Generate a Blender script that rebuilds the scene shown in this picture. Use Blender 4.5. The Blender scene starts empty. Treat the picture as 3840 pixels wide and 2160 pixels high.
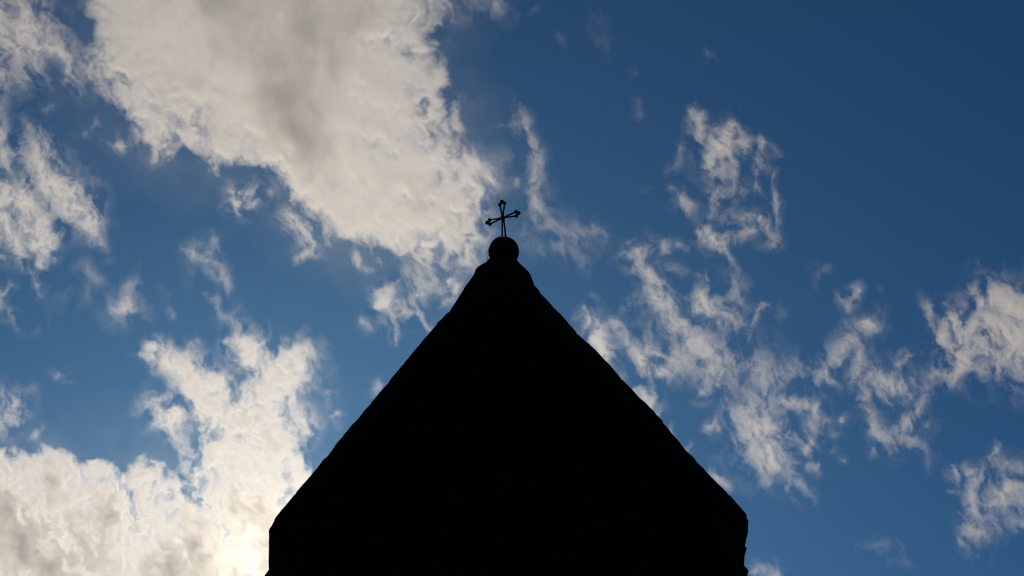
import bpy, bmesh, math, random
import numpy as np
from mathutils import Vector, Matrix

random.seed(7)
S = bpy.context.scene
COL = S.collection

# ------------------------------------------------------------------ camera
ELEV, HFOV, EYE, DIST = 30.0, 32.0, 1.65, 32.0
F = 1920 / math.tan(math.radians(HFOV / 2))            # focal length in photo pixels (3840 wide)
cam_d = bpy.data.cameras.new("camera")
cam_d.sensor_width = 36.0
cam_d.angle = math.radians(HFOV)
cam_d.clip_start, cam_d.clip_end = 0.1, 30000
cam = bpy.data.objects.new("camera", cam_d)
COL.objects.link(cam)
cam.location = (0, -DIST, EYE)
cam.rotation_euler = (math.radians(90 + ELEV), 0, 0)
S.camera = cam
E0 = Vector(cam.location)
CE, SE = math.cos(math.radians(ELEV)), math.sin(math.radians(ELEV))
RIGHT, FWD, UP = Vector((1, 0, 0)), Vector((0, CE, SE)), Vector((0, -SE, CE))

def ray(u, v):
    """direction from the camera through photo pixel u, v"""
    return (RIGHT * (u - 1920) + UP * (1080 - v) + FWD * F).normalized()

def on_y(u, v, y):
    d = ray(u, v)
    return E0 + d * ((y - E0.y) / d.y)

def on_plane(u, v, p, n):
    d = ray(u, v)
    return E0 + d * ((p - E0).dot(n) / d.dot(n))

# ------------------------------------------------------------------ sky, sun, exposure
SUN_DIR = ray(1090, 2175)                               # the sun sits behind the left edge of the gable
sun_el = math.asin(SUN_DIR.z)
sun_az = math.atan2(SUN_DIR.x, SUN_DIR.y)               # from +Y towards +X
W = bpy.data.worlds.new("World")
S.world = W
W.use_nodes = True
nt = W.node_tree
nt.nodes.clear()
sky = nt.nodes.new("ShaderNodeTexSky")
sky.sky_type = 'NISHITA'
sky.sun_disc = False
sky.sun_elevation = sun_el
sky.sun_rotation = sun_az
sky.altitude = 0
sky.air_density = 0.6
sky.dust_density = 0.33
sky.ozone_density = 10
bg = nt.nodes.new("ShaderNodeBackground")
bg.inputs["Strength"].default_value = 0.05
out = nt.nodes.new("ShaderNodeOutputWorld")
tint = nt.nodes.new("ShaderNodeMixRGB")                  # the deep, slightly polarised blue of the day
tint.blend_type = 'MULTIPLY'
tint.inputs[0].default_value = 1
tint.inputs[2].default_value = (0.64, 0.98, 0.88, 1)
nt.links.new(sky.outputs[0], tint.inputs[1])
nt.links.new(tint.outputs[0], bg.inputs[0])
nt.links.new(bg.outputs[0], out.inputs[0])
sun_d = bpy.data.lights.new("sun", 'SUN')
sun_d.energy = 2.25
sun_d.angle = math.radians(0.5)
sun_d.color = (1.0, 0.83, 0.61)
sun = bpy.data.objects.new("sun", sun_d)
COL.objects.link(sun)
sun.location = SUN_DIR * 60
sun.rotation_euler = SUN_DIR.to_track_quat('Z', 'Y').to_euler()

vs = S.view_settings
vs.view_transform = 'Standard'
vs.look = 'None'
vs.exposure = -0.2
vs.gamma = 1.0
S.render.engine = 'CYCLES'
cy = S.cycles
cy.use_denoising = True
cy.max_bounces = 8
cy.volume_bounces = 8
cy.volume_step_rate = 1.0
cy.volume_max_steps = 256
cy.filter_width = 1.15
cy.use_adaptive_sampling = True
cy.adaptive_threshold = 0.02

# ------------------------------------------------------------------ helpers
def link(o, parent=None):
    COL.objects.link(o)
    if parent:
        o.parent = parent
    return o

def tag(o, label=None, cat=None, group=None, kind=None):
    for k, v in (("label", label), ("category", cat), ("group", group), ("kind", kind)):
        if v:
            o[k] = v
    return o

def mesh_obj(name, bm, mat, parent=None, smooth=False):
    bmesh.ops.recalc_face_normals(bm, faces=bm.faces)
    me = bpy.data.meshes.new(name)
    bm.to_mesh(me)
    bm.free()
    me.materials.append(mat)
    if smooth:
        for p in me.polygons:
            p.use_smooth = True
    return link(bpy.data.objects.new(name, me), parent)

def empty(name, loc):
    o = bpy.data.objects.new(name, None)
    o.location = loc
    return link(o)

def prism(pts, y0, y1, bm=None):
    """closed x-z outline pts, from y0 (towards the camera) to y1"""
    bm = bm or bmesh.new()
    a = [bm.verts.new((p[0], y0, p[1])) for p in pts]
    b = [bm.verts.new((p[0], y1, p[1])) for p in pts]
    n = len(pts)
    f = bm.faces.new(a)
    g = bm.faces.new(b[::-1])
    for i in range(n):
        bm.faces.new((a[i], b[i], b[(i + 1) % n], a[(i + 1) % n]))
    bmesh.ops.triangulate(bm, faces=[f, g])
    return bm

def tube(bm, pts, r, seg=12, caps=True):
    rings = []
    n = len(pts)
    for i, p in enumerate(pts):
        t = (pts[min(i + 1, n - 1)] - pts[max(i - 1, 0)]).normalized()
        s = t.cross(Vector((0, 1, 0.13))).normalized()
        q = t.cross(s)
        rr = r[i] if isinstance(r, (list, tuple)) else r
        rings.append([bm.verts.new(p + (s * math.cos(2 * math.pi * k / seg) + q * math.sin(2 * math.pi * k / seg)) * rr) for k in range(seg)])
    for a, b in zip(rings, rings[1:]):
        for k in range(seg):
            bm.faces.new((a[k], a[(k + 1) % seg], b[(k + 1) % seg], b[k]))
    if caps:
        bm.faces.new(rings[0][::-1])
        bm.faces.new(rings[-1])
    return bm

def ball(c, r, seg=20):
    bm = bmesh.new()
    bmesh.ops.create_uvsphere(bm, u_segments=seg, v_segments=seg // 2 + 2, radius=r)
    bmesh.ops.translate(bm, verts=bm.verts, vec=c)
    return bm

def lathe(c, prof, seg=40, wob=0.0):
    """prof: (radius, height) pairs turned about the vertical through c"""
    bm = bmesh.new()
    rings = []
    for r, z in prof:
        ring = []
        for k in range(seg):
            a = 2 * math.pi * k / seg
            rr = r * (1 + wob * math.sin(3 * a + z * 9) + wob * .6 * math.sin(7 * a - z * 14))
            ring.append(bm.verts.new((c.x + rr * math.cos(a), c.y + rr * math.sin(a), c.z + z)))
        rings.append(ring)
    for a, b in zip(rings, rings[1:]):
        for k in range(seg):
            bm.faces.new((a[k], a[(k + 1) % seg], b[(k + 1) % seg], b[k]))
    bm.faces.new(rings[0][::-1])
    bm.faces.new(rings[-1])
    return bm

# ------------------------------------------------------------------ materials
def rough_mat(name, c0, c1, scale=3.0, rough=0.9, bump=0.3, courses=None, metal=0.0):
    m = bpy.data.materials.new(name)
    m.use_nodes = True
    t = m.node_tree
    b = t.nodes["Principled BSDF"]
    b.inputs["Roughness"].default_value = rough
    b.inputs["Metallic"].default_value = metal
    b.inputs["Specular IOR Level"].default_value = 0.05
    tc = t.nodes.new("ShaderNodeTexCoord")
    no = t.nodes.new("ShaderNodeTexNoise")
    no.inputs["Scale"].default_value = scale
    no.inputs["Detail"].default_value = 9
    no.inputs["Roughness"].default_value = 0.65
    t.links.new(tc.outputs["Object"], no.inputs["Vector"])
    ra = t.nodes.new("ShaderNodeValToRGB")
    ra.color_ramp.elements[0].position, ra.color_ramp.elements[1].position = 0.33, 0.7
    ra.color_ramp.elements[0].color, ra.color_ramp.elements[1].color = (*c0, 1), (*c1, 1)
    t.links.new(no.outputs["Fac"], ra.inputs["Fac"])
    col, hgt = ra.outputs["Color"], no.outputs["Fac"]
    if courses:
        mp = t.nodes.new("ShaderNodeMapping")
        mp.inputs["Rotation"].default_value = (math.radians(-90), 0, 0)
        t.links.new(tc.outputs["Object"], mp.inputs["Vector"])
        br = t.nodes.new("ShaderNodeTexBrick")
        br.inputs["Scale"].default_value = 1.0
        br.inputs["Brick Width"].default_value, br.inputs["Row Height"].default_value = courses
        br.inputs["Mortar Size"].default_value = 0.012
        br.inputs["Color1"].default_value = (0.75, 0.75, 0.75, 1)
        br.inputs["Color2"].default_value = (1.15, 1.12, 1.05, 1)
        br.inputs["Mortar"].default_value = (0.6, 0.6, 0.6, 1)
        t.links.new(mp.outputs[0], br.inputs["Vector"])
        mx = t.nodes.new("ShaderNodeMixRGB")
        mx.blend_type = 'MULTIPLY'
        mx.inputs[0].default_value = 1
        t.links.new(col, mx.inputs[1])
        t.links.new(br.outputs["Color"], mx.inputs[2])
        col = mx.outputs[0]
    t.links.new(col, b.inputs["Base Color"])
    bu = t.nodes.new("ShaderNodeBump")
    bu.inputs["Strength"].default_value = bump
    bu.inputs["Distance"].default_value = 0.03
    t.links.new(hgt, bu.inputs["Height"])
    t.links.new(bu.outputs[0], b.inputs["Normal"])
    return m

M_WALL = rough_mat("backlit_black_stone", (0.006, 0.006, 0.006), (0.016, 0.015, 0.014), 2.5, 0.95, 0.5, (0.62, 0.3))  # base colour set near black to put the backlit wall's shade into the stone
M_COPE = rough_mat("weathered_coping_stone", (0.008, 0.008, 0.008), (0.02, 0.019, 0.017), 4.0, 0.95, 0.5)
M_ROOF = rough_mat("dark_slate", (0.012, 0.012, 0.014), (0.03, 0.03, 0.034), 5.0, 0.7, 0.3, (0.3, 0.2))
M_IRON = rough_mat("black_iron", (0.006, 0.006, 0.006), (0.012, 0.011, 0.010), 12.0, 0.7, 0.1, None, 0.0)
M_GROUND = rough_mat("dark_ground", (0.02, 0.022, 0.014), (0.05, 0.05, 0.04), 0.6, 0.95, 0.2)

# ------------------------------------------------------------------ ground
bm = bmesh.new()
bmesh.ops.create_grid(bm, x_segments=8, y_segments=8, size=9000)
tag(mesh_obj("ground", bm, M_GROUND), kind="structure")

# ------------------------------------------------------------------ church
YF = -0.12                                             # front plane of the coping; the wall face is at y = 0
def P(u, v):
    p = on_y(u, v, YF)
    return (p.x, p.z)

APEX_L = [(1837, 969), (1832, 974), (1824, 984), (1816, 990), (1803, 995), (1791, 1003), (1782, 1015), (1778.6, 1028), (1770, 1042), (1749, 1071), (1740, 1082)]
LEFT = [
 [(1740, 1082), (1737, 1087), (1732.6, 1100), (1716, 1121), (1700, 1145), (1685, 1167.5)],
 [(1685, 1167.5), (1677, 1172.6), (1650, 1200), (1618, 1239), (1601, 1257)],
 [(1601, 1257), (1596, 1262), (1556, 1311), (1511.5, 1366)],
 [(1511.5, 1366), (1508, 1368), (1461, 1427), (1420, 1475), (1392, 1508)],
 [(1392, 1508), (1388, 1514), (1379, 1523), (1327, 1583), (1282, 1639)],
 [(1282, 1639), (1278, 1642), (1252, 1676), (1235, 1700), (1224, 1714)],
 [(1224, 1714), (1218, 1718), (1185, 1759.6), (1164.6, 1784)],
 [(1164.6, 1784), (1162, 1788), (1140, 1815.5), (1127, 1828.6), (1112, 1843.5)],
 [(1112, 1843.5), (1108.7, 1851), (1103, 1854.7), (1064, 1903), (1054.7, 1912.4), (1039.8, 1931)],
]
KNEEL_L = [
 [(1039.8, 1931), (1029.7, 1946), (1026, 1961), (1017, 1974), (1008, 1987), (1008, 1998), (1008.8, 2012), (1007.8, 2035), (1008.4, 2057.8)],
 [(1008.4, 2057.8), (1007.3, 2072.7), (1008.2, 2080), (1006.6, 2102.5), (1007.6, 2120), (1008, 2136)],
 [(1008, 2136), (990.6, 2160), (978, 2178), (975, 2215)],
]
APEX_R = [(1936, 973), (1948, 988), (1959.4, 1003), (1971, 1010), (1982.6, 1020.7), (1989.6, 1032), (1992.7, 1044), (1992, 1057), (2005, 1072), (2019, 1088), (2024, 1095)]
RIGHT_S = [
 [(2024, 1095), (2029, 1102), (2075, 1151), (2121.7, 1200), (2162, 1245.5)],
 [(2162, 1245.5), (2165, 1251), (2170, 1253), (2207, 1285), (2255, 1333)],
 [(2255, 1333), (2285, 1366), (2328, 1415.4)],
 [(2328, 1415.4), (2330, 1420), (2337, 1423), (2370, 1459), (2404, 1493.6), (2449, 1536)],
 [(2449, 1536), (2453, 1542), (2471.5, 1564.4), (2516, 1620)],
 [(2516, 1620), (2553.5, 1665), (2574, 1690)],
 [(2574, 1690), (2578, 1693), (2606, 1719)],
 [(2606, 1719), (2610, 1727), (2652, 1771), (2671, 1792), (2689, 1809.5)],
 [(2689, 1809.5), (2716, 1835), (2725, 1844), (2731, 1854)],
 [(2731, 1854), (2740, 1859), (2760, 1886), (2789, 1916), (2798, 1925)],
]
KNEEL_R = [
 [(2798, 1925), (2800, 1929), (2800.6, 1944), (2805, 1948), (2808, 1955.6), (2806, 1963.5), (2805.4, 1985.7), (2804, 1989), (2805, 2000), (2800, 2017), (2797, 2033), (2794, 2047.6)],
 [(2794, 2047.6), (2801, 2056), (2795, 2074.6), (2791, 2087), (2791.5, 2108), (2790.5, 2119.7)],
 [(2790.5, 2119.7), (2808, 2140.6), (2806, 2146), (2795, 2160), (2792, 2180), (2792, 2215)],
]
church = empty("church", (0, 0, 0))
tag(church, "black silhouetted church with a steep stone gable and rough stepped coping edges", "church")

def jag(pts, amp=0.007):
    """roughen a traced run of outline: extra vertices, small uneven chips"""
    o = []
    for (a, b) in zip(pts, pts[1:]):
        n = max(1, int(math.hypot(b[0] - a[0], b[1] - a[1]) / 0.07))
        for k in range(n):
            t = k / n
            j = random.gauss(0, amp) if k else 0
            o.append((a[0] + (b[0] - a[0]) * t + j, a[1] + (b[1] - a[1]) * t + random.gauss(0, amp) * (1 if k else 0)))
    o.append(pts[-1])
    return o

def inset(p, dx, dz):
    return (p[0] + dx, p[1] + dz)

def cope(name, px, sgn, depth, idx):
    top = jag([P(*q) for q in px])
    low = [inset(top[-1], -sgn * 0.30, -0.16), inset(top[0], -sgn * 0.30, -0.16)]
    yj = random.uniform(-0.0, 0.03)
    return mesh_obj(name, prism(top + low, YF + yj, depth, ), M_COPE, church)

for i, q in enumerate(LEFT):
    cope("coping_stone", q, -1, 0.62, i)
for i, q in enumerate(RIGHT_S):
    cope("coping_stone", q, 1, 0.62, i)
for sgn, K in ((-1, KNEEL_L), (1, KNEEL_R)):
    for q in K:
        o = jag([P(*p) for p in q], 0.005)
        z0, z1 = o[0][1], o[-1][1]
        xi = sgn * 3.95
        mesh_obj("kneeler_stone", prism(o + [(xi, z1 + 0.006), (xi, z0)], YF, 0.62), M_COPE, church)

ap = jag([P(*p) for p in APEX_L[::-1]], 0.004) + jag([P(*p) for p in APEX_R], 0.004)
zc = min(ap[0][1], ap[-1][1]) - 0.35
mesh_obj("apex_stone", prism(ap + [(ap[-1][0] - 0.2, zc), (ap[0][0] + 0.2, zc)], YF - 0.02, 0.66), M_COPE, church)

# gable wall: set 0.1 m inside the coping outline
outl = [P(*p) for q in LEFT[::-1] for p in q[::-1]][::1] + [P(*p) for q in RIGHT_S for p in q]
tops = []
for x, z in outl:
    tops.append((x * 0.965, z - 0.18))
zl = P(1008, 2215)[1]
xl, xr = P(990, 2160)[0] + 0.12, P(2792, 2160)[0] - 0.10
wall = [(xr, 0.0), (xl, 0.0), (xl, zl), (xl + .05, tops[0][1])] + tops + [(xr - .05, tops[-1][1]), (xr, zl)]
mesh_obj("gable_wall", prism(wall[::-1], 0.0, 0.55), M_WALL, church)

# nave behind the gable
zr = P(1890, 1060)[1] - 0.35
ze = P(1008, 1995)[1] - 0.35
LEN = 17.0
for s, x in ((-1, xl), (1, xr)):
    bm = bmesh.new()
    prism([(x, 0), (x - s * 0.6, 0), (x - s * 0.6, ze - .4), (x, ze - .4)], 0.56, LEN, bm)
    mesh_obj("side_wall", bm, M_WALL, church)
    mesh_obj("roof", prism([(x + s * .12, ze - .42), (0.012 * s, zr), (0.012 * s, zr - .2), (x + s * .12, ze - .62)], 0.625, LEN + .25), M_ROOF, church)
mesh_obj("rear_wall", prism([(xl + .02, 0), (xr - .02, 0), (xr - .02, ze - .75), (0, zr - .3), (xl + .02, ze - .75)], LEN + .003, LEN + .2), M_WALL, church)

# ------------------------------------------------------------------ ball finial
BY = 0.27                                              # the ball stands over the middle of the apex stone
bc = on_y(1889.3, 943.5, BY)
br = (on_y(1946.7, 943.5, BY) - bc).length
fin = empty("ball_finial", (bc.x, bc.y, bc.z - br * 1.45))
tag(fin, "round black stone ball on a short neck at the tip of the gable", "finial")
prof = [(br * math.sin(a) * (1.0 if z_ else 1), -br * math.cos(a)) for a in [math.pi * (k / 26) for k in range(4, 26)] for z_ in (1,)]
prof = [(max(r, .02), z) for r, z in prof] + [(0.05, br * 1.0)]
ballm = lathe(bc, prof, 44, 0.006)
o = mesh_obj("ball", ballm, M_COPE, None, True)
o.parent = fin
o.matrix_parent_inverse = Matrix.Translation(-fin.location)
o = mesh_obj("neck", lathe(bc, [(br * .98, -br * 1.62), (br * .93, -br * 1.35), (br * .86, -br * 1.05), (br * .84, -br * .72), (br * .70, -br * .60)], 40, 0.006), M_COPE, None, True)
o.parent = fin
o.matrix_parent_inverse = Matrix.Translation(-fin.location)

# ------------------------------------------------------------------ iron cross
PSI = math.radians(31)
p0 = on_y(1889.5, 890, BY)
pn = Vector((math.sin(PSI), math.cos(PSI), 0))
def Z2(x, y):
    return on_plane(x / 7.2455 + 1780, y / 7.2455 + 720, p0, pn)
mpp = (p0 - E0).dot(FWD) / F                           # metres per photo pixel at the cross
cross = empty("iron_cross", p0)
tag(cross, "thin black iron cross of paired rods with three knobs on each arm end", "cross")
def cpart(name, bm, smooth=True):
    o = mesh_obj(name, bm, M_IRON, None, smooth)
    o.parent = cross
    o.matrix_parent_inverse = Matrix.Translation(-cross.location)
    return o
hub = Z2(764, 702)
cpart("hub", ball(hub, 9.6 * mpp))
ENDS = {
 "top": ([(682, 345), (742, 268), (813, 304)], 0, 2),
 "left": ([(407, 760), (343, 833), (414, 873)], 0, 2),
 "right": ([(1122, 536), (1193, 572), (1130, 650)], 0, 2)}
for (pts, a, b) in ENDS.values():
    for k, (x, y) in enumerate(pts):
        cpart("knob", ball(Z2(x, y), (8.1 if k == 1 else 7.3) * mpp))
    for k, off in ((a, 1), (b, -1)):
        cpart("rod", tube(bmesh.new(), [hub, Z2(*pts[k])], 3.15 * mpp, 14))
    # bar behind the three knobs
    cpart("end_bar", tube(bmesh.new(), [Z2(*pts[0]), Z2(*pts[1]), Z2(*pts[2])], 2.6 * mpp, 10))
for x0, x1 in ((752, 744), (786, 846)):
    cpart("rod", tube(bmesh.new(), [Z2(x0, 700), Z2(x1, 1235)], 3.15 * mpp, 14))

# ------------------------------------------------------------------ wire down the ball
wire_px = [(2000, 1195), (874, 1192), (852, 1160), (800, 1153), (738, 1152), (705, 1168), (682, 1205), (640, 1235), (590, 1243), (553, 1258), (527, 1300)]
wp = [on_plane(x / 7.2455 + 1780, y / 7.2455 + 720, p0 + Vector((0, -0.06, 0)), Vector((0, 1, 0))) for x, y in wire_px[1:]]
for u, v, dy in ((1846, 905, -.02), (1834, 930, -.02), (1829.5, 945, -.02), (1831, 958, -.05), (1829, 968, -.1), (1825, 982, -.2), (1822, 996, -.38), (1822, 1040, -.38)):
    wp.append(on_y(u, v, BY + dy))
tag(mesh_obj("lightning_wire", tube(bmesh.new(), wp, 0.0055, 8), M_IRON, None, True), "thin dark wire looping round the cross foot and down the ball", "wire")

# ------------------------------------------------------------------ cloud shapes
# ---- cloud traces: x, y, half-width, strength, in 2576x1449 picture units ----
BIG_POLY = [(60,-270),(190,0),(225,60),(215,110),(225,210),(262,290),(325,345),(395,392),(445,408),(515,420),(532,452),(600,440),(690,465),(730,515),(770,560),(810,590),(860,630),(935,645),(1000,655),(1060,668),(1140,688),(1200,672),(1228,632),(1200,570),(1210,500),(1235,450),(1205,395),(1168,320),(1155,225),(1130,145),(1142,60),(1135,0),(1060,-190),(700,-290),(300,-300)]
LOW_POLY = [(-240,1110),(0,1092),(50,1112),(100,1118),(150,1114),(200,1127),(265,1130),(285,1147),(312,1166),(335,1156),(357,1126),(380,1152),(410,1168),(455,1178),(492,1120),(515,1060),(560,1015),(640,985),(720,990),(755,1040),(768,1110),(790,1150),(805,1175),(860,1200),(930,1560),(760,1700),(300,1740),(-160,1690),(-270,1400)]
STROKES = {
'big': dict(tex=.29,tex2=.42,thick=1.3,bite=.85,poly=BIG_POLY, soft=58, add=[
  [(1165,540,34,.75),(1195,600,28,.65),(1190,645,22,.55)],[(1090,645,24,.6),(1130,650,20,.5)],[(1215,440,22,.6),(1195,490,24,.6)],
  [(345,325,8,.5),(365,345,8,.5),(395,345,12,.6),(395,375,8,.45),(398,402,5,.4)],
  [(278,367,7,.35),(300,372,8,.45),(318,362,6,.4)],[(215,340,6,.2),(240,320,6,.25)],
  [(590,480,12,.5),(605,500,14,.55),(600,525,14,.45)],[(605,475,10,.5),(640,480,10,.4),(650,500,10,.45),(630,515,10,.42)],[(665,475,10,.3),(690,490,8,.3)],
  [(745,560,20,.5),(775,600,16,.47),(790,615,12,.42),(762,640,8,.38)],[(905,650,8,.35),(930,670,7,.3)],
  [(1170,380,12,.5),(1190,410,18,.6),(1230,450,16,.6)],[(1150,250,8,.4),(1165,300,10,.4),(1160,360,12,.4)],[(1200,370,5,.3),(1205,400,8,.4)]],
  sub=[[(290,235,30,.3),(400,310,30,.3),(500,385,26,.3)],[(240,110,20,.4)],[(310,215,30,.55)],[(400,280,40,.4),(480,320,35,.45)],[(250,140,35,.5)],[(1075,250,18,.6),(1085,350,16,.65)],
   [(960,60,14,.2),(925,80,30,.5),(1010,80,30,.55),(1050,100,22,.6)],[(1040,35,14,.4)],[(1000,375,22,.4),(905,330,22,.35)],[(1110,440,16,.5)],[(1140,420,14,.5),(1180,450,14,.5)],
   [(1010,495,16,.5)],[(1100,600,30,.5),(1020,605,20,.35)],[(1150,640,25,.3)],[(780,550,18,.5)],[(1030,210,16,.4)],[(880,225,25,.2)],[(950,300,25,.3)],[(1090,510,18,.35)]],
  core=[[(765,370,62,1.0),(700,200,66,1.0),(600,30,90,1.0),(520,-120,110,.9)],[(800,330,40,.6),(850,120,55,.8),(880,-60,80,.8)],[(765,300,45,.8),(765,100,55,.9),(750,-100,80,.9)],[(600,180,40,.55),(520,60,55,.6)],[(785,430,50,.6)]],
  bright=[[(560,300,60,1),(470,200,50,1)],[(700,450,60,.6)]]),
'upper_left': dict(k=0.65, add=[
  [(-80,60,60,.8),(0,60,50,.8),(60,60,40,.85),(100,110,35,.75),(150,145,25,.7),(175,175,20,.55),(200,200,12,.4),(215,230,10,.3)],
  [(0,110,40,.8),(50,130,35,.7),(110,145,25,.65),(130,175,14,.5)],[(-60,190,40,.6),(0,190,30,.6),(40,190,25,.5),(80,150,25,.6)],[(0,0,40,.6),(50,20,25,.6),(60,-60,30,.5)],
  [(135,35,15,.3),(150,60,12,.25),(175,80,12,.22)],[(170,155,14,.4),(200,185,16,.4),(225,180,14,.35)],[(180,100,12,.18),(190,120,12,.2)]],sub=[[(65,95,18,.6)],[(30,150,14,.35)]]),
'left_streaks': dict(k=0.72, add=[
  [(0,283,8,.4),(18,320,8,.3)],[(-40,330,18,.7),(0,350,18,.7),(15,390,16,.75),(22,425,10,.45),(18,450,8,.3)],
  [(75,325,10,.35),(75,350,14,.4),(95,400,28,.7),(115,440,30,.9),(150,480,28,.8),(190,520,28,.75),(225,565,22,.65),(240,600,14,.5),(262,628,8,.38)],
  [(-70,510,45,.85),(0,500,38,.85),(40,490,30,.85),(70,530,30,.85),(95,590,28,.8),(115,610,20,.8),(105,655,12,.6)],[(-60,560,40,.8),(0,560,34,.8),(30,600,25,.7),(45,640,15,.55)],
  [(130,618,4,.3),(147,655,3,.3)],[(58,675,9,.4),(85,685,9,.45),(103,715,9,.5),(105,745,7,.3)],[(0,735,12,.35),(14,725,8,.3)],[(5,760,10,.35),(30,790,9,.4),(48,825,7,.3)],
  [(140,250,6,.2),(116,262,8,.3)]],sub=[[(190,545,9,.6)],[(70,570,14,.3)]]),
'mid_left': dict(k=0.3, add=[
  [(208,675,7,.3),(225,685,9,.4),(240,712,9,.45)],[(213,715,9,.28),(215,755,8,.3)],
  [(345,685,7,.35),(335,705,10,.5),(322,745,14,.7),(310,772,20,.8),(292,775,14,.6)],[(325,790,10,.5),(321,808,6,.4)],
  [(408,745,9,.32),(425,780,9,.3)],[(135,945,7,.4),(150,935,7,.55),(163,938,6,.35)],[(133,958,7,.3),(175,962,8,.25)],
  [(460,630,5,.45),(490,643,12,.75),(520,658,14,.75),(545,670,14,.6),(565,705,12,.5),(580,728,9,.4)],[(540,608,9,.5),(535,640,16,.55)],[(500,620,12,.35)],[(485,690,10,.25),(485,712,9,.22)],
  [(515,733,7,.4),(550,765,9,.45),(570,790,10,.5),(605,805,10,.5),(615,830,8,.4),(635,855,7,.3)],[(610,770,6,.4),(603,782,6,.4)],[(100,830,9,.2),(170,730,10,.2)]],sub=[]),
'low': dict(tex=.05,tex2=.2,thick=1.7,bite=1.2,poly=LOW_POLY, soft=34, add=[
  [(352,890,8,.45),(378,893,8,.5)],[(372,868,10,.65),(395,865,10,.65),(420,893,18,.85),(450,910,22,.8),(500,960,26,.85),(520,1000,28,.85),(560,1050,50,.95)],
  [(512,935,14,.75),(530,965,24,.85)],[(580,848,10,.5),(610,870,20,.75),(640,900,26,.8),(655,930,18,.6),(640,960,30,.5),(620,1010,30,.55)],
  [(690,888,6,.45),(697,905,6,.5)],[(775,885,14,.55),(752,910,26,.8),(720,950,32,.92),(660,985,35,.85),(620,1030,40,.85)],
  [(740,1010,20,.5),(760,1060,22,.7),(772,1090,14,.6),(768,1125,7,.45)],[(785,1040,8,.35)],
  [(385,1010,14,.4),(420,1005,14,.35)],[(395,1025,14,.6),(420,1055,18,.85),(450,1032,12,.65)],[(415,1080,10,.5)],
  [(435,1080,12,.4),(460,1120,18,.5),(480,1150,18,.6)],[(460,910,10,.45),(465,880,9,.35),(485,850,7,.3)],
  [(0,1000,20,.45),(35,1010,18,.5),(40,1030,14,.45),(10,1060,20,.45)],[(100,1075,9,.3),(95,1090,9,.35)],[(830,985,8,.25),(845,1045,6,.28),(870,1085,6,.2)],[(858,1040,7,.3)],[(955,975,7,.25)]],
  sub=[[(440,1250,16,.5),(480,1242,15,.55),(530,1268,22,.62),(545,1295,13,.55),(560,1330,10,.45),(566,1360,8,.35)],[(715,1237,22,.75)],[(385,1212,14,.6)],[(655,1095,12,.7),(670,1130,10,.7)],[(620,1100,14,.4)],
   [(690,1000,20,.3)],[(770,1120,8,.6)],[(335,1290,28,.45),(340,1240,20,.4)],[(50,1215,22,.45),(80,1220,14,.4)],[(475,1180,18,.35)],[(130,1330,30,.35)],[(460,1030,12,.2)],[(60,1290,30,.3)],[(250,1190,25,.3)]],
  core=[[(180,1390,110,.75),(0,1300,80,.6)],[(300,1250,45,.4),(340,1330,40,.45)],[(130,1200,35,.35)],[(600,1180,35,.25)],[(470,1400,40,.8),(440,1470,60,.8)],[(40,1180,50,.4)],[(230,1220,40,.3)]]),
'rainbow': dict(k=0.5, add=[
  [(1000,712,5,.5),(985,725,10,.4)],[(955,735,10,.6),(965,755,18,.75),(985,775,18,.75),(1000,800,14,.7),(992,825,10,.5),(1005,845,6,.4)],[(1000,775,14,.7),(1025,795,10,.6),(1050,790,10,.5)],
  [(1030,700,12,.5),(1080,715,14,.45)],[(1040,710,16,.5),(1055,740,14,.6),(1045,780,14,.55),(1065,800,12,.5),(1090,828,10,.4)],
  [(1100,710,12,.5),(1125,725,18,.55),(1143,698,8,.7),(1157,725,12,.65),(1150,755,10,.55),(1120,770,8,.4)],[(908,805,8,.38),(925,825,9,.35)]],sub=[[(1020,735,10,.4)]]),
'column': dict(k=0.33, add=[
  [(1305,263,5,.55),(1308,290,8,.6),(1322,308,8,.6),(1330,325,4,.6),(1338,350,8,.55),(1342,390,14,.6),(1350,430,14,.65),(1350,470,16,.6),(1360,520,16,.65),(1370,560,18,.6),(1400,580,18,.5),(1430,600,22,.5),(1470,600,20,.45),(1500,585,12,.4),(1507,560,8,.45),(1530,600,12,.35)],
  [(1320,618,12,.2),(1360,630,14,.3),(1420,630,20,.42),(1460,645,16,.3)],[(1300,310,10,.35),(1305,340,10,.3)],[(1275,400,10,.35),(1288,420,10,.35)],[(1298,456,9,.5),(1282,440,9,.35)],[(1252,320,5,.3),(1285,313,6,.35)],
  [(1320,590,14,.25),(1350,570,14,.3)],[(1480,660,10,.2),(1485,690,8,.2)]],sub=[]),
'top_wisps': dict(k=0.22, add=[[(1190,-20,30,.7),(1225,3,20,.75),(1243,15,12,.5)],[(1335,8,10,.35)],[(1405,85,9,.28)],[(1495,10,12,.2),(1500,60,20,.15),(1520,100,9,.3),(1515,122,7,.22)],
  [(1780,113,6,.35),(1785,130,7,.38),(1775,150,7,.28)],[(1800,118,6,.2),(1805,150,5,.2)],[(1600,178,5,.4)],[(1608,240,5,.25),(1607,275,6,.35),(1595,293,6,.3)],
  [(1635,464,4,.4)],[(2048,715,6,.3),(2060,695,8,.35),(2085,680,8,.4)],[(2040,655,8,.22),(2055,670,8,.25)],[(2445,668,5,.5),(2437,692,9,.5),(2452,695,7,.4)],[(2575,707,8,.4)],
  [(2175,1382,7,.45),(2200,1368,8,.45),(2235,1360,5,.4)],[(2255,1350,6,.3),(2268,1372,8,.42),(2262,1392,8,.45),(2235,1402,8,.38),(2282,1405,8,.3)],
  [(1895,1443,10,.85),(1920,1438,14,.85),(1950,1452,14,.85),(1930,1480,25,.9)]],sub=[]),
'lacy': dict(k=0.52, add=[
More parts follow.
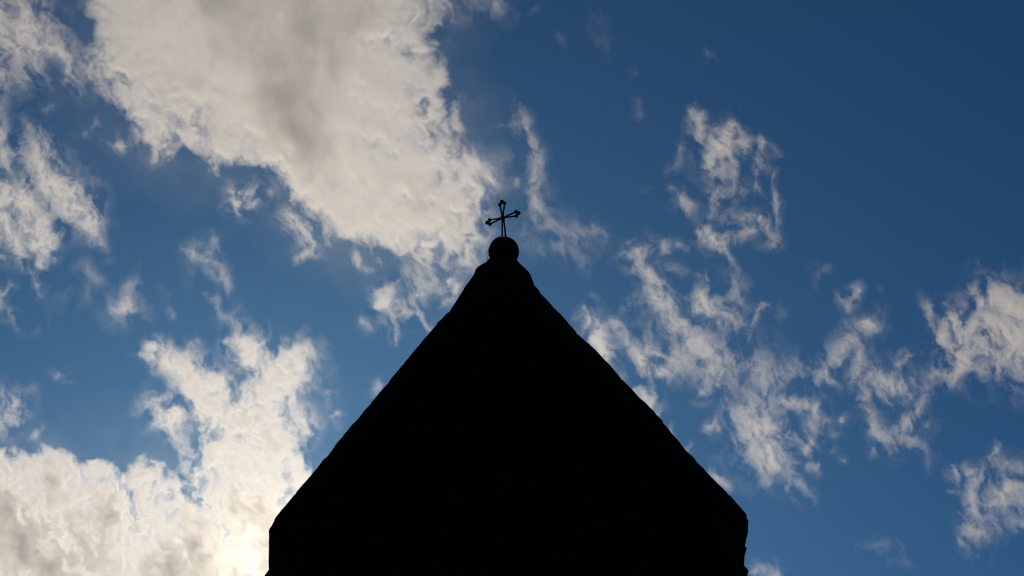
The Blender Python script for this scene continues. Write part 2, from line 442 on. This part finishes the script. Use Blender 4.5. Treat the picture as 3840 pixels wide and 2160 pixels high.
  [(1735,283,7,.55),(1760,295,11,.65),(1775,315,10,.65),(1762,345,12,.6)],[(1745,258,4,.35)],[(1790,350,12,.5),(1810,320,10,.45)],
  [(1845,297,7,.75),(1835,330,14,.85),(1820,365,24,.95),(1785,395,15,.85),(1770,408,8,.65)],[(1870,350,20,.7),(1900,350,10,.5),(1918,352,7,.6),(1905,400,12,.5),(1895,430,14,.5)],[(1845,300,8,.6),(1868,330,12,.5)],
  [(1800,420,18,.6),(1840,415,20,.5),(1830,460,24,.55),(1800,500,16,.5),(1790,540,12,.38)],[(1870,455,18,.5),(1905,460,12,.45)],[(1840,490,20,.35),(1870,480,14,.4)],
  [(1710,362,5,.45),(1704,390,8,.35),(1690,410,7,.35)],[(1720,480,8,.45),(1728,510,12,.65),(1726,540,6,.4)],[(1690,470,8,.35)],[(1740,370,9,.2),(1735,410,10,.18)],
  [(1940,358,4,.35),(1958,395,4,.4)],[(1943,450,6,.45),(1955,500,7,.55),(1965,550,7,.5),(1962,585,8,.4)],
  [(1755,580,9,.65),(1780,575,14,.75),(1800,600,16,.9),(1820,630,12,.8),(1838,655,7,.4)],[(1800,555,16,.35),(1850,545,14,.4),(1875,545,12,.5),(1885,580,12,.55),(1865,605,14,.4),(1830,612,14,.4)],
  [(1905,555,9,.65),(1930,573,12,.5),(1945,600,12,.5),(1940,625,8,.45)],[(1830,520,18,.3)]],sub=[[(1850,395,14,.6)],[(1862,440,9,.6)]]),
'diagonal': dict(k=0.5, add=[
  [(1590,640,15,.6),(1620,628,14,.7),(1612,660,14,.7),(1630,690,14,.75),(1640,720,18,.75),(1645,750,18,.8),(1680,785,18,.7),(1710,810,20,.8),(1740,850,20,.7),(1770,880,28,.65),(1800,900,32,.65)],
  [(1578,610,4,.35),(1595,596,4,.35)],[(1667,612,8,.5),(1680,640,8,.45)],[(1705,610,7,.45)],[(1700,680,12,.3),(1725,697,9,.35)],[(1670,720,18,.35),(1690,745,14,.4)],[(1600,765,14,.35),(1570,775,9,.3)],[(1620,790,8,.25),(1600,820,8,.25)],
  [(1458,768,6,.5),(1470,785,12,.65),(1490,815,16,.8),(1503,850,18,.95),(1512,880,14,.9),(1520,900,10,.7)],[(1540,808,12,.55),(1555,835,12,.65),(1568,862,8,.5)],[(1520,820,14,.5)],[(1490,740,8,.3)],
  [(1757,695,12,.55),(1763,730,18,.7),(1770,770,24,.8),(1800,790,28,.65),(1830,810,22,.5),(1855,800,18,.45),(1880,815,10,.4)],[(1840,690,12,.4),(1850,720,12,.55),(1848,760,12,.45),(1838,790,12,.35)],
  [(1913,763,5,.55),(1897,790,8,.5),(1885,830,10,.45),(1880,865,9,.35)],[(1960,770,14,.2),(1945,800,12,.2)],
  [(1650,855,22,.45),(1600,878,16,.75),(1612,910,14,.8),(1630,935,14,.65),(1660,942,14,.65),(1690,920,20,.65),(1725,905,22,.6),(1700,870,25,.45)],[(1635,880,9,.6),(1690,907,9,.6)],[(1650,820,9,.35),(1648,810,8,.3)],
  [(1780,920,28,.65),(1797,945,20,.85),(1785,968,14,.6),(1765,983,8,.6)],[(1820,920,30,.5),(1880,940,40,.5),(1930,960,40,.5),(2000,940,26,.4),(2018,920,8,.5),(2010,897,5,.35)],[(1860,905,14,.4),(1890,915,14,.4)],
  [(1870,965,30,.4),(1920,1010,45,.55),(1895,1050,38,.75),(1925,1100,42,.9),(1940,1140,36,.8),(1960,1180,28,.65),(1990,1208,20,.5),(2022,1238,10,.4)],
  [(1970,1008,12,.65),(2010,1018,12,.65),(2050,1026,12,.75),(2083,1045,7,.55)],[(2040,1050,14,.65),(2050,1080,12,.7),(2042,1105,10,.65),(2012,1128,8,.55),(1985,1140,5,.45)],
  [(2100,1080,10,.3)],[(2120,1045,5,.6)],[(2090,1130,8,.35)],[(2050,1162,7,.5),(2020,1165,12,.45)],[(2120,1155,4,.45)],[(1830,1010,14,.3)],
  [(1590,985,16,.65),(1620,1010,16,.7),(1645,1050,12,.5)],[(1560,955,18,.5)],[(1785,1077,7,.55),(1800,1064,6,.45),(1806,1080,6,.5)],[(1735,1130,9,.45)],[(1700,1088,7,.4)],[(1812,1198,9,.65),(1828,1218,7,.5)],[(1745,1140,7,.4)],[(1780,1010,10,.25),(1740,1020,6,.25)]],
  sub=[[(1992,1085,20,.95)],[(2002,1032,10,.75)],[(1660,905,7,.6)],[(1690,850,14,.4)]]),
'ring': dict(k=0.54, add=[
  [(2161,733,5,.6),(2148,755,7,.6),(2137,778,8,.5)],[(2112,752,4,.4),(2128,765,6,.4)],[(2215,738,4,.3)],[(2183,812,9,.85),(2165,835,12,.4),(2150,838,14,.5),(2130,865,13,.65),(2110,890,15,.7),(2080,918,12,.7),(2066,950,9,.75),(2058,970,7,.55)],[(2085,955,10,.5),(2110,962,8,.5)],
  [(2150,870,12,.55),(2165,900,13,.6),(2165,930,13,.65),(2178,965,12,.55),(2178,1000,11,.55),(2190,1050,10,.6),(2200,1080,14,.6),(2220,1105,16,.65),(2238,1128,13,.6)],
  [(2200,948,18,.65),(2230,958,24,.85),(2260,973,24,.85),(2290,965,18,.7),(2322,980,10,.6)],[(2258,922,9,.55),(2282,905,8,.55),(2300,895,4,.5)],[(2235,990,22,.6),(2260,1000,18,.45)],
  [(2320,1000,12,.55),(2310,1040,12,.6),(2285,1060,14,.6),(2250,1080,12,.5),(2272,1108,15,.55),(2310,1110,13,.5),(2330,1140,13,.3),(2335,1162,9,.25)],[(2330,1060,9,.45)],[(2190,1138,8,.4)],[(2210,790,10,.25),(2200,870,6,.3)]],sub=[[(2252,1025,20,.7)],[(2180,860,12,.5)]]),
'right_edge': dict(k=0.95, add=[
  [(2443,738,7,.6),(2460,765,11,.7),(2500,755,22,.8),(2540,770,30,.95),(2576,780,30,.95),(2650,790,40,.9)],[(2420,775,9,.5),(2410,800,16,.6),(2380,840,18,.75),(2400,870,22,.7),(2450,830,35,.65),(2520,830,40,.95),(2576,850,50,.9),(2650,850,50,.9)],
  [(2440,890,30,.75),(2500,890,30,.8),(2550,890,28,.7),(2610,880,28,.7)],[(2425,925,16,.75),(2400,955,14,.65),(2360,940,11,.65),(2338,945,7,.45)],[(2325,765,12,.3),(2345,780,9,.4),(2335,825,12,.38),(2355,840,10,.35)],[(2470,935,12,.4)]],sub=[[(2440,770,9,.6)],[(2480,840,18,.35)],[(2460,870,14,.3)]]),
'low_right': dict(k=0.6, add=[
  [(2507,1133,4,.6),(2490,1152,4,.5)],[(2500,1160,10,.5),(2530,1175,14,.6),(2576,1185,14,.5),(2640,1190,16,.5)],[(2398,1178,3,.6),(2408,1202,5,.6),(2415,1240,8,.35)],[(2435,1200,9,.65),(2470,1192,9,.6),(2455,1230,12,.6),(2458,1260,13,.65),(2462,1300,13,.6)],
  [(2550,1230,22,.95),(2530,1255,24,.9),(2500,1275,16,.65),(2500,1300,16,.6),(2480,1325,18,.6),(2432,1315,13,.45),(2440,1348,15,.7),(2462,1350,13,.6)],[(2576,1250,25,.9),(2650,1260,30,.9)],[(2550,1315,14,.45),(2576,1318,14,.55),(2640,1320,14,.5)],[(2505,1335,12,.45)],
  [(2408,1368,5,.6),(2440,1395,9,.45),(2465,1408,11,.4)],[(2500,1215,14,.35)],[(2395,1245,7,.3)]],sub=[[(2555,1205,10,.6)],[(2510,1250,8,.4)],[(2480,1285,7,.5)]]),
}
def vnoise(X,Y,seed):
    r=np.random.RandomState(seed); G=r.rand(512,512).astype(np.float32)
    xi=np.floor(X).astype(np.int32); yi=np.floor(Y).astype(np.int32)
    fx=(X-xi).astype(np.float32); fy=(Y-yi).astype(np.float32)
    fx=fx*fx*fx*(fx*(fx*6-15)+10); fy=fy*fy*fy*(fy*(fy*6-15)+10)
    x0=xi&511; x1=(xi+1)&511; y0=yi&511; y1=(yi+1)&511
    a=G[y0,x0]+(G[y0,x1]-G[y0,x0])*fx; b=G[y1,x0]+(G[y1,x1]-G[y1,x0])*fx
    return a+(b-a)*fy
def fbm(X,Y,scale,octs,seed,gain=.5,ridged=False):
    s=0;amp=1;tot=0
    x=X/scale;y=Y/scale
    for o in range(octs):
        c,sn=np.cos(.6*o+seed),np.sin(.6*o+seed)
        n=vnoise(x*c-y*sn+17*o,x*sn+y*c+31*o,seed*13+o)
        if ridged: n=1-abs(2*n-1)
        s=s+amp*n;tot+=amp;amp*=gain;x=x*2.03;y=y*2.03
    return s/tot
def stroke(F,X,Y,pts,neg=False):
    # F is multiplied by (1-a*g): product form of a soft union
    for i in range(max(1,len(pts)-1)):
        p=pts[i]; q=pts[min(i+1,len(pts)-1)]
        m=3*max(p[2],q[2])+70
        x0,x1=min(p[0],q[0])-m,max(p[0],q[0])+m; y0,y1=min(p[1],q[1])-m,max(p[1],q[1])+m
        sel=(X>x0)&(X<x1)&(Y>y0)&(Y<y1)
        if not sel.any(): continue
        xs=X[sel];ys=Y[sel]
        dx,dy=q[0]-p[0],q[1]-p[1];L=dx*dx+dy*dy
        t=np.clip(((xs-p[0])*dx+(ys-p[1])*dy)/L,0,1) if L>0 else np.zeros_like(xs)
        d2=(xs-p[0]-t*dx)**2+(ys-p[1]-t*dy)**2
        w=p[2]+(q[2]-p[2])*t; a=p[3]+(q[3]-p[3])*t
        g=a*np.exp(-d2/(w*w)*.9)
        yield_sel=F[sel]; F[sel]=np.maximum(yield_sel,g)
    return F
def poly_sd(X,Y,P):
    d=np.full(X.shape,1e9,np.float32);ins=np.zeros(X.shape,bool)
    n=len(P)
    for i in range(n):
        ax,ay=P[i];bx,by=P[(i+1)%n]
        ex,ey=bx-ax,by-ay
        t=np.clip(((X-ax)*ex+(Y-ay)*ey)/(ex*ex+ey*ey),0,1)
        d=np.minimum(d,(X-ax-t*ex)**2+(Y-ay-t*ey)**2)
        c=((ay>Y)!=(by>Y))&(X<(bx-ax)*(Y-ay)/((by-ay) or 1e-9)+ax)
        ins^=c
    d=np.sqrt(d); return np.where(ins,d,-d)
def noise_fields(X,Y):
    wx=(fbm(X,Y,70,6,3,.55)-.5)*60; wy=(fbm(X,Y,70,6,7,.55)-.5)*60
    U=X+wx*.62;V=Y+wy*.62
    A=X+wx*.9;B=Y+wy*.9
    P_,Q_=(A*.9-B*.42)*1.25,(A*.42+B*.9)*.8            # a little drawn out, down and to the right
    lo=fbm(A,B,95,3,51,.5)
    n=fbm(P_,Q_,30,6,21,.64)
    r=fbm(P_+wx*.7+wy*.5,Q_+wy*.7-wx*.5,44,6,33,.62,True)
    nn=np.clip(.5+(.62*n+.38*r-.553)*3.1,0,1)
    ll=np.clip(.5+(lo-.5)*2.6,0,1)
    return wx,wy,U,V,n,lo,nn,ll
def make(C,X,Y,seed):
    """optical depth of one cloud over the grid X,Y (picture units)"""
    wx,wy,U,V,n,lo,nn,ll=NOISE
    F=np.zeros(X.shape,np.float32); W=np.zeros(X.shape,np.float32)
    for s in C['add']:
        stroke(F,U,V,[(p[0],p[1],p[2]*1.6,p[3]) for p in s])
        stroke(W,X+wx*1.1,Y+wy*1.1,[(p[0],p[1],p[2]*2.2+6,p[3]) for p in s])
    ns=np.clip(.5+(nn-.5)*.75+(n-.5)*.5,0,1)
    T=1.4*F**2.1*(.2+.95*ns+.35*ll)*np.clip(F*1.9+nn*1.0-.3,0,1)+.62*np.clip(W-.04,0,None)**1.2*np.clip(ns*1.5-.3,0,None)
    if 'poly' in C:
        sd=poly_sd(U,V,C['poly'])
        b=np.clip(sd/(C['soft']*2.2)+.35,0,1); b=b*b*(3-2*b)
        deep=np.clip(sd/(C['soft']*3.2),0,1)
        e=np.clip(b*1.15-(1-nn)*(.52-C["tex"]*deep)-(1-ll)*.42*(1-C["tex2"]*deep)-.03,0,None)
        Tp=e**1.5*(C["thick"]+.5*deep)
        sd2=poly_sd(X+wx*.5,Y+wy*.5,C['poly'])
        veil=np.clip(1+sd2/260,0,1)**3*np.clip(.4+.7*ll,0,1.2)*.05
        T=np.maximum(T,Tp)+.3*np.minimum(T,Tp)+veil
    S=np.zeros(X.shape,np.float32)
    for s in C['sub']: stroke(S,X+wx,Y+wy,[(p[0],p[1],p[2]*1.45,p[3]) for p in s])
    T=T*(1-np.clip(S*(1.5-1.3*nn),0,.96))**C.get("bite",1.5)
    if 'core' in C:
        K=np.zeros(X.shape,np.float32)
        for s in C['core']: stroke(K,X+wx*.4,Y+wy*.4,[(p[0],p[1],p[2]*1.25,p[3]) for p in s])
        T=T+K*(1.5+.6*lo)*np.clip(T,0,1)
    T=T*C.get('k',1.0)
    fade=np.clip((X+320)/170,0,1)*np.clip((2896-X)/170,0,1)*np.clip((Y+320)/170,0,1)*np.clip((1769-Y)/170,0,1)
    T=np.clip(T*(.2+.8*fade)-(1-fade)*(.4+.9*nn),0,None)       # clouds die away well outside the picture
    return T

# ------------------------------------------------------------------ clouds: real volumes about 2.5 km away
CELL = 2.3                                             # grid cell in picture units (2576 wide)
NZ = 14
K = 3840 / 2576

def cloud_material():
    m = bpy.data.materials.new("cloud_droplets")
    m.use_nodes = True
    t = m.node_tree
    t.nodes.clear()
    o = t.nodes.new("ShaderNodeOutputMaterial")
    at = t.nodes.new("ShaderNodeAttribute")
    at.attribute_name = "density"
    last = None                                         # droplets: a narrow forward peak, a broad forward lobe, a diffuse rest
    for g, f in ((0.96, 0.010), (0.67, 0.67), (0.1, 0.32)):
        s = t.nodes.new("ShaderNodeVolumeScatter")
        s.inputs["Color"].default_value = (1.0, 1.0, 1.0, 1)
        s.inputs["Anisotropy"].default_value = g
        mu = t.nodes.new("ShaderNodeMath")
        mu.operation = 'MULTIPLY'
        mu.inputs[1].default_value = f / 200             # voxels hold 200 x the extinction per metre
        t.links.new(at.outputs["Fac"], mu.inputs[0])
        t.links.new(mu.outputs[0], s.inputs["Density"])
        if last:
            add = t.nodes.new("ShaderNodeAddShader")
            t.links.new(last, add.inputs[0])
            t.links.new(s.outputs[0], add.inputs[1])
            last = add.outputs[0]
        else:
            last = s.outputs[0]
    t.links.new(last, o.inputs["Volume"])
    return m

M_CLOUD = cloud_material()

def cloud_nodes(nx, ny, sx, sy, sz, mat):
    """geometry nodes: a voxel box whose density comes from the depth of droplets stored on the cloud's own points"""
    g = bpy.data.node_groups.new("cloud_volume", 'GeometryNodeTree')
    g.interface.new_socket("Geometry", in_out='INPUT', socket_type='NodeSocketGeometry')
    g.interface.new_socket("Geometry", in_out='OUTPUT', socket_type='NodeSocketGeometry')
    N, L = g.nodes.new, g.links.new
    gi, go = N("NodeGroupInput"), N("NodeGroupOutput")
    def math_(op, a, b=None, c=None):
        n = N("ShaderNodeMath")
        n.operation = op
        for i, v in enumerate((a, b, c)):
            if v is None:
                continue
            if isinstance(v, (int, float)):
                n.inputs[i].default_value = v
            else:
                L(v, n.inputs[i])
        return n.outputs[0]
    pos, sep = N("GeometryNodeInputPosition"), N("ShaderNodeSeparateXYZ")
    L(pos.outputs[0], sep.inputs[0])
    ix = math_('ROUND', math_('MULTIPLY_ADD', sep.outputs[0], (nx - 1) / sx, (nx - 1) / 2))
    iy = math_('ROUND', math_('MULTIPLY_ADD', sep.outputs[1], (ny - 1) / sy, (ny - 1) / 2))
    idx = math_('MULTIPLY_ADD', iy, nx, ix)
    def sample(name):
        a = N("GeometryNodeInputNamedAttribute")
        a.data_type = 'FLOAT'
        a.inputs["Name"].default_value = name
        s = N("GeometryNodeSampleIndex")
        s.data_type = 'FLOAT'
        s.domain = 'POINT'
        L(gi.outputs[0], s.inputs["Geometry"])
        L(a.outputs[0], s.inputs["Value"])
        L(idx, s.inputs["Index"])
        return s.outputs[0]
    dens, half, mid = sample("dens"), sample("half"), sample("mid")
    q = math_('DIVIDE', math_('SUBTRACT', sep.outputs[2], mid), half)
    prof = math_('MAXIMUM', math_('SUBTRACT', 1.0, math_('MULTIPLY', q, q)), 0.0)
    vc = N("GeometryNodeVolumeCube")
    L(math_('MULTIPLY', dens, prof), vc.inputs["Density"])
    vc.inputs["Min"].default_value = (-sx / 2, -sy / 2, -sz / 2)
    vc.inputs["Max"].default_value = (sx / 2, sy / 2, sz / 2)
    vc.inputs["Resolution X"].default_value = nx
    vc.inputs["Resolution Y"].default_value = ny
    vc.inputs["Resolution Z"].default_value = NZ
    sm = N("GeometryNodeSetMaterial")
    sm.inputs["Material"].default_value = mat
    L(vc.outputs[0], sm.inputs[0])
    L(sm.outputs[0], go.inputs[0])
    return g

xs = np.arange(-330, 2910, CELL, dtype=np.float32)
ys = np.arange(-330, 1780, CELL, dtype=np.float32)
GX, GY = np.meshgrid(xs, ys)
NOISE = noise_fields(GX, GY)

def cloud(key, label, dist, seed):
    T = make(STROKES[key], GX, GY, seed)
    T[T < 0.004] = 0
    rows, cols = np.where(T.any(1))[0], np.where(T.any(0))[0]
    r0, r1, c0, c1 = max(rows[0] - 2, 0), min(rows[-1] + 3, T.shape[0]), max(cols[0] - 2, 0), min(cols[-1] + 3, T.shape[1])
    T = T[r0:r1, c0:c1][::-1]                            # row 0 at the bottom
    T[0] = T[-1] = 0
    T[:, 0] = T[:, -1] = 0
    ny, nx = T.shape
    u = (xs[c0] + xs[c1 - 1]) / 2 * K
    v = (ys[r0] + ys[r1 - 1]) / 2 * K
    n = ray(u, v)
    centre = E0 + n * dist
    zl = -n                                             # each cloud is seen broadside on
    xl = UP.cross(zl).normalized()
    yl = zl.cross(xl)
    hu, hv = (xs[c1 - 1] - xs[c0]) / 2 * K, (ys[r1 - 1] - ys[r0]) / 2 * K
    sx = (on_plane(u + hu, v, centre, n) - on_plane(u - hu, v, centre, n)).dot(xl)
    sy = (on_plane(u, v - hv, centre, n) - on_plane(u, v + hv, centre, n)).dot(yl)
    half = np.clip(9 + 13 * T ** .6, 9, 32)
    b = fbm(GX[r0:r1, c0:c1], GY[r0:r1, c0:c1], 120, 4, 91 + seed)
    mid = (b - .5) * 24
    sz = 2 * (float(half.max()) + 10)
    dens = T * 0.75 / half * 200
    X, Y = np.meshgrid(np.linspace(-sx / 2, sx / 2, nx), np.linspace(-sy / 2, sy / 2, ny))
    co = np.stack([X, Y, mid], -1).astype(np.float32)
    me = bpy.data.meshes.new("cloud")
    me.vertices.add(nx * ny)
    me.vertices.foreach_set("co", co.ravel())
    for nme, arr in (("dens", dens), ("half", half), ("mid", mid)):
        a = me.attributes.new(nme, 'FLOAT', 'POINT')
        a.data.foreach_set("value", np.ascontiguousarray(arr, dtype=np.float32).ravel())
    me.materials.append(M_CLOUD)
    o = link(bpy.data.objects.new("cloud", me))
    o.location = centre
    o.rotation_euler = Matrix((xl, yl, zl)).transposed().to_euler()
    mod = o.modifiers.new("droplets", 'NODES')
    mod.node_group = cloud_nodes(nx, ny, sx, sy, sz, M_CLOUD)
    tag(o, label, "cloud", "clouds in the sky", "stuff")
    return o

for i, (key, dist, label) in enumerate((
    ("big", 2500, "large wedge-shaped cloud with a grey streaked middle pointing down at the cross"),
    ("upper_left", 2560, "torn pale cloud in the upper left corner beside the large wedge-shaped cloud"),
    ("left_streaks", 2440, "slanting cloud streaks along the left edge, above the bright cloud bank"),
    ("mid_left", 2600, "small faint scraps of cloud in the blue gap left of the gable"),
    ("low", 2480, "brightest cloud bank, glowing white beside the lower left of the gable"),
    ("rainbow", 2380, "small ragged cloud touching the gable's left slope, under the large wedge-shaped cloud"),
    ("column", 2620, "thin upright wisp of cloud just right of the iron cross, curling at its foot"),
    ("top_wisps", 2700, "scattered tiny cloud specks in the deep blue sky"),
    ("lacy", 2540, "lacy upright cloud with holes, highest of the wispy clouds right of the cross"),
    ("diagonal", 2460, "long diagonal wispy cloud descending right of the gable to a ring-shaped hole"),
    ("ring", 2580, "looping cloud between the diagonal wispy cloud and the dense cloud at the right edge"),
    ("right_edge", 2420, "dense pale cloud cut by the right edge of the picture, upper of two"),
    ("low_right", 2510, "broken cloud at the right edge, under the dense pale cloud"),
)):
    cloud(key, label, dist, i)
